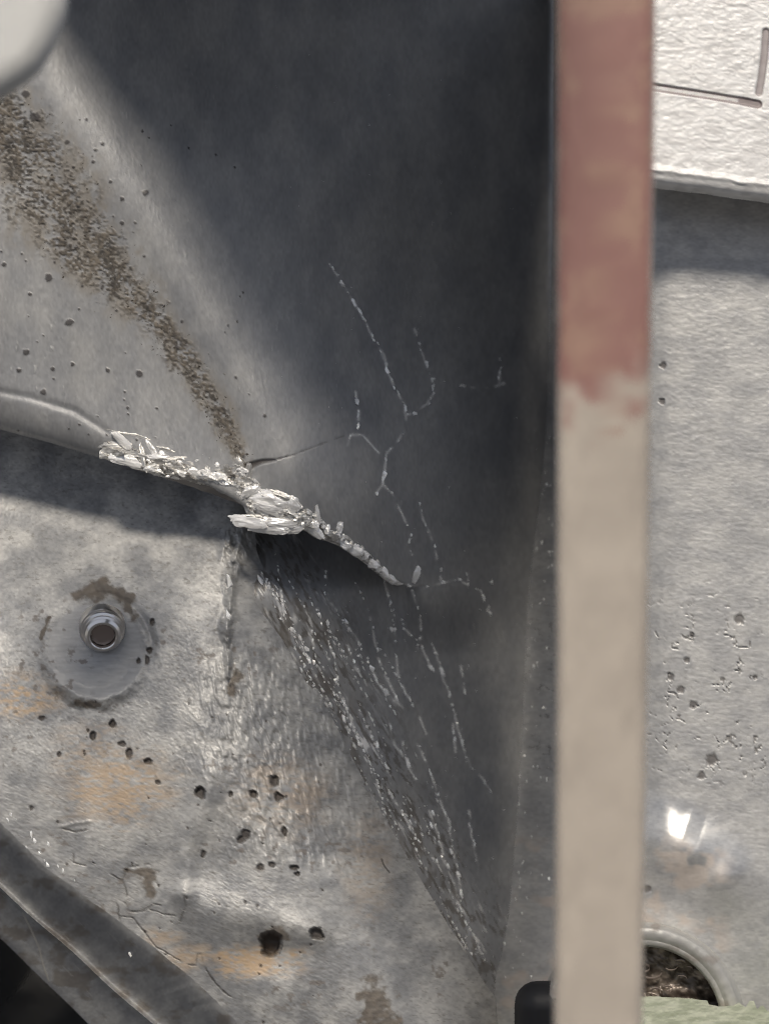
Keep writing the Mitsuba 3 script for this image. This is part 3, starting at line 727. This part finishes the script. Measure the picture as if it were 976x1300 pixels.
# the larger chips, each one by itself: x, y, direction, length, width
for x, y, dx, dy, l, w in ((486, 455, 0.4, 1, 14, 7), (491, 470, 0.5, 1, 13, 7), (472, 427, 0.4, 1, 10, 6), (448, 382, 0.5, 1, 8, 7), (504, 499, 0.3, 1, 10, 6), (487, 603, -0.15, 1, 22, 9), (477, 627, -0.2, 1, 8, 7), (497, 626, 0.5, 1, 10, 6),
                           (526, 734, 0.1, 1, 18, 11), (561, 738, 0.6, 1, 10, 9), (614, 760, 0.2, 1, 12, 8), (624, 738, 1, -0.2, 10, 8), (622, 779, 0.3, 1, 9, 6), (585, 489, 1, 0.4, 12, 6), (549, 492, 0.1, 1, 14, 5), (291, 738, 0.1, 1, 22, 11),
                           (289, 784, 0.05, 1, 24, 7), (330, 735, 0.5, 1, 22, 8), (371, 800, 0.5, 1, 13, 8), (381, 812, 0.5, 1, 14, 8), (398, 842, 0.5, 1, 12, 7), (548, 849, 0.4, 1, 12, 7), (570, 881, 0.3, 1, 12, 6), (574, 895, 0.2, 1, 7, 6), (427, 866, 0.4, 1, 14, 7),
                           (435, 889, 0.3, 1, 12, 7), (516, 965, 0.45, 1, 26, 6), (528, 960, 0.2, 1, 11, 7), (496, 1010, 0.4, 1, 14, 6), (515, 1040, 0.35, 1, 18, 6), (547, 1048, 0.5, 1, 14, 6), (573, 1082, 0.2, 1, 14, 7), (581, 1111, 0.3, 1, 15, 8), (586, 1137, 0.3, 1, 16, 6),
                           (555, 1094, 0.5, 1, 12, 6), (462, 1010, 0.4, 1, 13, 5), (442, 800, 0.3, 1, 12, 5), (497, 800, 0.2, 1, 14, 6), (456, 818, 0.4, 1, 12, 6), (415, 790, 0.3, 1, 13, 6)):
    if x < 310:
        z_ = float(B_height(np.array([float(x)]), np.array([float(y)]))[0]) + 1
        g = np.zeros(2)
    else:
        z_, g = any_height(x, y) + 0.6, slope_at(x, y)
    m = join([chip((x, y, z_), (dx, dy, dx * g[0] + dy * g[1]), l, w, w * 0.8, 0.35)])
    scene[numbered('cracked_casting__metal_chip')] = mikit.ply(m, 'bead_metal', smooth=25)

# loose glints on the side wall's edge and scattered on the web
parts = []
wall_spots = [(697, 500), (694, 562), (692, 600), (690, 622), (688, 628), (694, 615), (688, 690), (686, 676), (690, 762), (684, 880), (690, 898), (701, 890), (668, 926), (704, 945), (666, 960), (660, 985),
              (659, 1000), (658, 1022), (696, 975), (694, 990), (658, 1108), (660, 1116), (673, 1109), (688, 1111), (697, 1116), (655, 1190), (660, 1196), (664, 1212), (651, 1230), (674, 1240), (652, 1182), (655, 1142), (693, 900), (706, 932)]
for _ in range(50):
    wy = rng.uniform(480, 1250)
    wall_spots.append((float(crease(wy)) + rng.uniform(2, 40) ** 0.9, wy))
for x, y in wall_spots:
    zz = float(zC0(np.array([x]), np.array([y]))[0])
    l = rng.uniform(2, 8)
    parts.append(chip((x, y, zz + 2), (rng.normal(0, 0.3), 1, -0.1), l, l * 0.45, l * 0.4, 0.3))
for x, y in ((14, 1034), (10, 1042), (40, 1060), (44, 1068), (34, 1076), (50, 1083), (56, 1092), (62, 1072), (80, 1106), (60, 1098), (165, 1212), (20, 1040), (74, 1100), (95, 1118)):
    l = rng.uniform(5, 11)
    parts.append(chip((x, y, float(B_height(np.array([float(x)]), np.array([float(y)]))[0]) + (0 if x < 150 else -40)), (0.4, 1, 0), l, l * 0.5, l * 0.45, 0.3))
scene['cracked_casting__glint'] = mikit.ply(join(parts), 'bead_metal', smooth=False)
label('cracked_casting__glint', kind='stuff')
parts = []
for _ in range(34):                                        # short runs of parallel scuffs along the left of the web
    y0 = rng.uniform(730, 1150)
    x0 = float(Vx(y0)) + rng.gamma(1.6, 30)
    for i in range(rng.integers(4, 13)):
        x, y = x0 + 0.47 * i * 9 + rng.normal(0, 1.2), y0 + 0.88 * i * 9
        if x < float(Vx(y)) + 4 or x > float(crease(y)) - 12:
            continue
        g = slope_at(x, y)
        l = rng.uniform(3.5, 11)
        parts.append(chip((x, y, any_height(x, y) + 0.8), (0.47, 0.88, 0.47 * g[0] + 0.88 * g[1]), l, rng.uniform(1.8, 3.8), 2.8, 0.3))
for _ in range(170):
    y = rng.uniform(760, 1230)
    x = float(Vx(y)) + (float(crease(y)) - float(Vx(y))) * rng.beta(1.1, 2.2)
    l = rng.uniform(1.5, 4.5)
    g = slope_at(x, y)
    parts.append(chip((x, y, any_height(x, y)), (0.45, 0.88, 0.45 * g[0] + 0.88 * g[1]), l, l * 0.4, l * 0.5, 0.3))
for _ in range(70):
    x, y = rng.uniform(350, 690), rng.uniform(60, 740)
    l = rng.uniform(1.2, 3.2)
    parts.append(chip((x, y, any_height(x, y)), (0.1, 1, 0), l, l * 0.4, l * 0.5, 0.3))
scene['cracked_casting__metal_speck'] = mikit.ply(join(parts), 'bead_metal', smooth=False)
label('cracked_casting__metal_speck', kind='stuff')

# ------------------------------------------------------------------ crumbs of dirt in the groove
for nm, mat, n in (('dirt_crumbs', 'dirt', 1500), ('dry_debris', 'pale_dirt', 420)):
    parts = []
    for _ in range(n):
        k = rng.integers(0, len(dirt_line) - 1)
        t = rng.random()
        a, b = np.array(dirt_line[k]), np.array(dirt_line[k + 1])
        p = a + t * (b - a)
        off = rng.normal(0, 0.5) * p[2]
        dx, dy = b[0] - a[0], b[1] - a[1]
        ln = math.hypot(dx, dy)
        x, y = p[0] - dy / ln * off, p[1] + dx / ln * off
        if y > 596 or x < -50 or float(n2(np.array([x]), np.array([y]), 11, 14, 3, 21)[0]) < 0.46:
            continue
        r = 0.62 * (rng.gamma(1.3, 0.7) + 0.6)
        if nm == 'dirt_crumbs':
            parts.append(chip((x, y, any_height(x, y) + 0.6), rng.normal(size=2), r * 1.7, r * 1.4, r, 0.5))
        else:
            parts.append(chip((x, y, any_height(x, y) + 1.6), rng.normal(size=2), r * 3.0, 0.8, 0.8, 0.4))
    scene[nm] = mikit.ply(join(parts), mat, smooth=False)
label('dirt_crumbs', 'dark brown crumbs of dirt lying in the groove of the grey upper panel', 'dirt', kind='stuff')
label('dry_debris', 'pale dry fibres and grit scattered over the dark dirt band', 'debris', kind='stuff')

# ------------------------------------------------------------------ stud in the boss
def lathe(key, prof, centre, axis, mat, n=64, smooth=35):
    m = trimesh.creation.revolve(np.array(prof, float), sections=n)
    a = np.array(axis, float)
    a /= np.linalg.norm(a)
    b = np.cross([0, 1.0, 0], a)
    b /= np.linalg.norm(b)
    v = np.array(m.vertices) @ np.stack([b, np.cross(a, b), a]) + np.asarray(centre, float)
    f = np.array(m.faces)
    scene[key] = mikit.ply(trimesh.Trimesh(W3(v[:, 0], v[:, 1], v[:, 2]), f[:, ::-1], process=False), mat, smooth=smooth)


zb = float(zB0(np.array([122.0]), np.array([828.0]))[0])
ax = (0.03, 0.42, 0.90)
sc_ = np.array([130.0, 799.0, zb + 2])
lathe('steel_stud__collar', [(0, -14), (29.5, -14), (29.5, 0), (28.5, 2.4), (26.5, 3.2), (0, 3.2)], sc_, ax, 'steel')
lathe('steel_stud__shank', [(0, 3), (25.0, 3), (25.2, 4.4), (27.4, 6.2), (27.2, 8.6), (24.6, 10.4), (25.2, 12.6), (25.0, 15), (22.6, 16.6), (22.8, 18.6), (20.0, 22.5), (17.5, 22.9), (16.2, 21.5), (15.6, 12), (0, 12)], sc_, ax, 'steel')
lathe('steel_stud__end_face', [(0, 12.5), (15.4, 12.5), (15.2, 15.5), (11, 16.4), (0, 15.5)], sc_, ax, 'rusty_steel', n=9, smooth=False)
label('steel_stud', 'short shiny steel stud with brownish end set in the boss of the lower plate', 'stud')
label('steel_stud__end_face', 'brown rusty recess in the end of the stud')

# ------------------------------------------------------------------ blurred upright bar in front
ys = np.arange(-260, 1560, 6.0)
x_l, x_r = curve([(-260, 704), (0, 705), (500, 706), (800, 706), (1300, 702), (1560, 700)]), curve([(-260, 833), (0, 832), (500, 826), (900, 821), (1300, 815), (1560, 811)])
th = np.linspace(0, 2 * np.pi, 260)
ct, st = np.cos(th), np.sin(th)
sx = np.sign(ct) * np.abs(ct) ** 0.26
sz = np.sign(st) * np.abs(st) ** 0.35
cxm, hw = (x_l(ys) + x_r(ys)) / 2, (x_r(ys) - x_l(ys)) / 2
X = cxm[:, None] + hw[:, None] * sx[None]
Z = 640 + 34 * sz[None] + 0 * X
Y = np.broadcast_to(ys[:, None], X.shape)
X = X + 1.6 * (n2(Y, Z, 40, 40, 3, 111) - 0.5)
rel = n2(X, Y, 12, 30, 3, 112)
edge = np.abs(sx)[None] + 0 * X
red = sstep(0.85, 0.15, (Y - 500 - 14 * np.cos((X - 760) / 38)) / 120 + 0.5 + 1.6 * (n2(X, Y, 30, 26, 3, 113) - 0.5)) * sstep(1.0, 0.90, edge + 0.10 * (n2(X, Y, 10, 40, 2, 114) - 0.5))
red = np.maximum(red, 0.5 * sstep(9, 4, np.hypot(X - 785, Y - 546) + 6 * (rel - 0.5)))
tan = mixc((0.39, 0.343, 0.292), (0.45, 0.398, 0.338), sstep(0.35, 0.65, n2(X, Y, 40, 70, 3, 115)))
redc = mixc((0.275, 0.142, 0.122), (0.33, 0.20, 0.152), sstep(0.45, 0.7, n2(X, Y, 26, 36, 3, 116)))
c = mixc(tan, redc, red) * (0.93 + 0.14 * rel)[..., None]
Z = Z + 1.5 * (rel - 0.5)
sheet('upright_bar', X, Y, Z, c, 0.6, 0.0)
label('upright_bar', 'blurred upright bar in the foreground, worn red paint above and bare tan below', 'bar')

# ------------------------------------------------------------------ pale block at the upper right
xs, tt = np.arange(770, 1080, 1.2), np.linspace(0, 1, 280)
bot = curve([(740, 224), (835, 239), (900, 247), (976, 258), (1090, 274)])(xs) + 2.0 * (n2(xs, xs * 0, 14, 14, 2, 121) - 0.5)
X = np.broadcast_to(xs, (280, len(xs)))
Y = -80 + tt[:, None] * (bot + 80)[None]
dist = bot[None] - Y
Z = 22 - 30 * (1 - np.sqrt(np.clip(1 - (1 - np.clip(dist / 20, 0, 1)) ** 2, 0, 1))) + 3.2 * np.exp(-((dist - 21 - 5 * n2(X, Y, 16, 16, 2, 122)) / 4) ** 2)
rel = 1.5 * (n2(X, Y, 9, 4.2, 3, 123) - 0.5) + 0.9 * (n2(X, Y, 4, 2.2, 2, 126) - 0.5) + 1.0 * (n2(X, Y, 40, 30, 2, 124) - 0.5)
rel = rel * sstep(2, 22, dist)
d1, _ = seg_dist(X, Y, [(760, 98), (835, 111), (900, 121), (942, 128)])
d2, _ = seg_dist(X, Y, [(942, 128), (962, 132)])
d3, _ = seg_dist(X, Y, [(972, 40), (970, 70), (966, 100), (963, 117)])
mark = np.maximum.reduce([sstep(5.8, 4.0, d1) - 0.85 * sstep(2.8, 1.2, d1), sstep(6.5, 4.5, d2), 0.85 * sstep(5.5, 3.8, d3)])
groove = np.maximum.reduce([sstep(6, 3, d1), sstep(6, 3, d2), sstep(6, 3, d3)])
c = mixc((0.70, 0.69, 0.68), (0.84, 0.835, 0.825), sstep(0.3, 0.65, n2(X, Y, 12, 6, 3, 125)))
c = mixc(c, (0.17, 0.12, 0.12), 0.8 * mark)
Z = Z + rel * (1 - groove) - 3 * groove
s = np.linspace(0, 1, 14)[1:, None]
Xu, Yu, Zu = np.broadcast_to(xs, (13, len(xs))), Y[-1] - 4 * s, Z[-1] - 130 * s
X, Y, Z, c = np.concatenate([X, Xu]), np.concatenate([Y, Yu]), np.concatenate([Z, Zu]), np.concatenate([c, np.broadcast_to(c[-1], (13,) + c[-1].shape)])
sheet('pale_block', X, Y, Z, c, 0.5, 0.15)
label('pale_block', 'bright whitish grainy metal block with two brown scribed lines, upper right', 'metal block')

# ------------------------------------------------------------------ pale cover, upper left, out of focus
def rounded(key, outline, z, r, mat, smooth=40):
    import manifold3d as m3
    balls = []
    for x, y in outline:
        p = W3(x, y, z)
        balls.append(m3.Manifold.sphere(r * U, 24).translate(p.tolist()))
    m = m3.Manifold.batch_hull(balls)
    scene[key] = mikit.ply(m, mat, smooth=smooth)


cov = np.array([(70, -10), (66, 18), (52, 55), (38, 78), (26, 88), (10, 94), (-8, 108), (-40, 130), (-120, 150), (-120, -120), (74, -120)], float)
rounded('pale_cover', cov - np.array([10, 8]), 640, 20, 'pale_plastic')
label('pale_cover', 'pale grey smooth plastic corner, out of focus at the upper left', 'plastic cover')

# ------------------------------------------------------------------ swarf inside the bore, pale green plate, black plug
parts = []
xs = np.linspace(700, 930, 120)
X, Y = np.meshgrid(xs, np.linspace(1190, 1400, 110))
rr = np.hypot(X - BC[0], Y - BC[1])
Z = -108 + 26 * (n2(X, Y, 18, 12, 4, 131) - 0.5)
c = mixc((0.08, 0.064, 0.052), (0.27, 0.225, 0.19), sstep(0.35, 0.7, n2(X, Y, 7, 6, 3, 132)))
sheet('oily_swarf__bed', X, Y, Z, c, 0.35, 0.3, rr < 104)
for k in range(46):
    x, y = rng.uniform(735, 905), rng.uniform(1222, 1290)
    if math.hypot(x - BC[0], y - BC[1]) > 92:
        continue
    r, a0, sp = rng.uniform(4, 14), rng.uniform(0, 6.3), rng.uniform(1.5, 4.5)
    t = np.linspace(0, 1, 16)
    cx = x + r * np.cos(a0 + sp * t)
    cy = y + 0.6 * r * np.sin(a0 + sp * t)
    cz = -98 + rng.uniform(0, 14) + 6 * t
    P = np.stack([cx, cy, cz], -1)
    w = rng.uniform(0.7, 1.8)
    Q = np.concatenate([P + [0, -w, 0.6], P + [0, w, -0.6], P + [0, w, -2.4], P + [0, -w, -1.2]])
    F = []
    for i in range(15):
        for b in range(4):
            p0, p1 = b * 16 + i, ((b + 1) % 4) * 16 + i
            F += [[p0, p0 + 1, p1 + 1], [p0, p1 + 1, p1]]
    parts.append((W3(Q[:, 0], Q[:, 1], Q[:, 2]), np.array(F)))
scene['oily_swarf__curl'] = mikit.ply(join(parts), 'rusty_steel', smooth=True)
label('oily_swarf', 'dark brown oily metal shavings lying in the round bore', 'swarf')
label('oily_swarf__curl', kind='stuff')

poly = [(780, 1400), (780, 1264), (826, 1265), (868, 1267), (898, 1270), (900, 1275), (912, 1278), (930, 1277), (938, 1273), (946, 1279), (951, 1271), (957, 1271), (961, 1281), (968, 1276), (975, 1284), (990, 1280), (1070, 1284), (1070, 1400)]
poly = sg.Polygon(poly)
outl = np.array(poly.exterior.segmentize(5).coords)[:-1]
outl[:, 1] += np.where(outl[:, 1] < 1290, 2.4 * (n2(outl[:, 0], outl[:, 1], 5, 5, 2, 141) - 0.5), 0)
g = trimesh.creation.extrude_polygon(sg.Polygon(outl).buffer(-1.5).buffer(1.0), 60, engine='earcut')
v = np.array(g.vertices)
scene['green_plate'] = mikit.ply(trimesh.Trimesh(W3(v[:, 0], v[:, 1], v[:, 2] - 74), np.array(g.faces)[:, ::-1], process=False), 'green_paint', smooth=False)


def green_col(p, n, uv):
    q = p / U
    a = mikit.fbm(q.x / 16, q.y / 10, q.z / 6, octaves=3)
    b = mikit.noise(q.x / 3.5, q.y / 3, q.z / 2)
    return mikit.mix((0.33, 0.36, 0.26), (0.50, 0.52, 0.41), mikit.smoothstep(0.3, 0.7, a)) * (0.86 + 0.28 * b)


scene['green_paint'] = {'type': 'principled', 'base_color': mikit.proc(green_col), 'roughness': 0.5, 'specular': 0.4}
label('green_plate', 'pale green painted plate with ragged top edge in front of the bore', 'metal plate')

xs, yy = [682, 760, 682, 760], [1276, 1276, 1420, 1420]
rounded('black_plug', list(zip(xs, yy)), -70, 30, 'black_rubber')
label('black_plug', 'black rounded rubber plug at the foot of the web beside the upright bar', 'rubber plug')

# ------------------------------------------------------------------ dark hollow behind everything
hollow = []
for c, h in (((320, 680, -2600), (760, 1180, 20)), ((-440, 680, -1520), (20, 1180, 1060)), ((1080, 680, -1520), (20, 1180, 1060)), ((320, 1850, -1520), (740, 20, 1060)), ((320, -520, -1640), (740, 20, 940))):
    m = trimesh.creation.box(extents=2 * np.array([h[0], h[2], h[1]], float) * U)
    m.apply_translation(np.array([c[0] - 488, -c[2], 650 - c[1]], float) * U)
    hollow.append(m)
scene['background'] = mikit.ply(trimesh.util.concatenate(hollow), 'hollow_grey', smooth=False)
labels['background'] = {'label': 'dark hollow behind the casting', 'kind': 'structure'}

# ------------------------------------------------------------------ the panel that overhangs the recess (above the frame): it keeps the light off the web
roof = sg.Polygon([(30, -640), (30, 300), (92, 392), (190, 545), (292, 763), (390, 925), (462, 965), (474, 1035), (365, 1078), (325, 1124), (376, 1250), (446, 1350), (530, 1445), (618, 1500), (632, 960), (770, 700), (788, -640)])
g = trimesh.creation.extrude_polygon(roof, 14, engine='earcut')
v = np.array(g.vertices)
scene['overhanging_panel'] = mikit.ply(trimesh.Trimesh(np.stack([v[:, 0] - 488, -v[:, 1], 950 + v[:, 2]], -1) * U, np.array(g.faces), process=False), 'panel_grey', smooth=False)
scene['panel_grey'] = {'type': 'twosided', 'bsdf': {'type': 'principled', 'base_color': {'type': 'rgb', 'value': [0.22, 0.225, 0.235]}, 'roughness': 0.5, 'metallic': 0.3}}
label('overhanging_panel', 'grey metal panel overhanging the recess of the casting from above', 'metal panel')
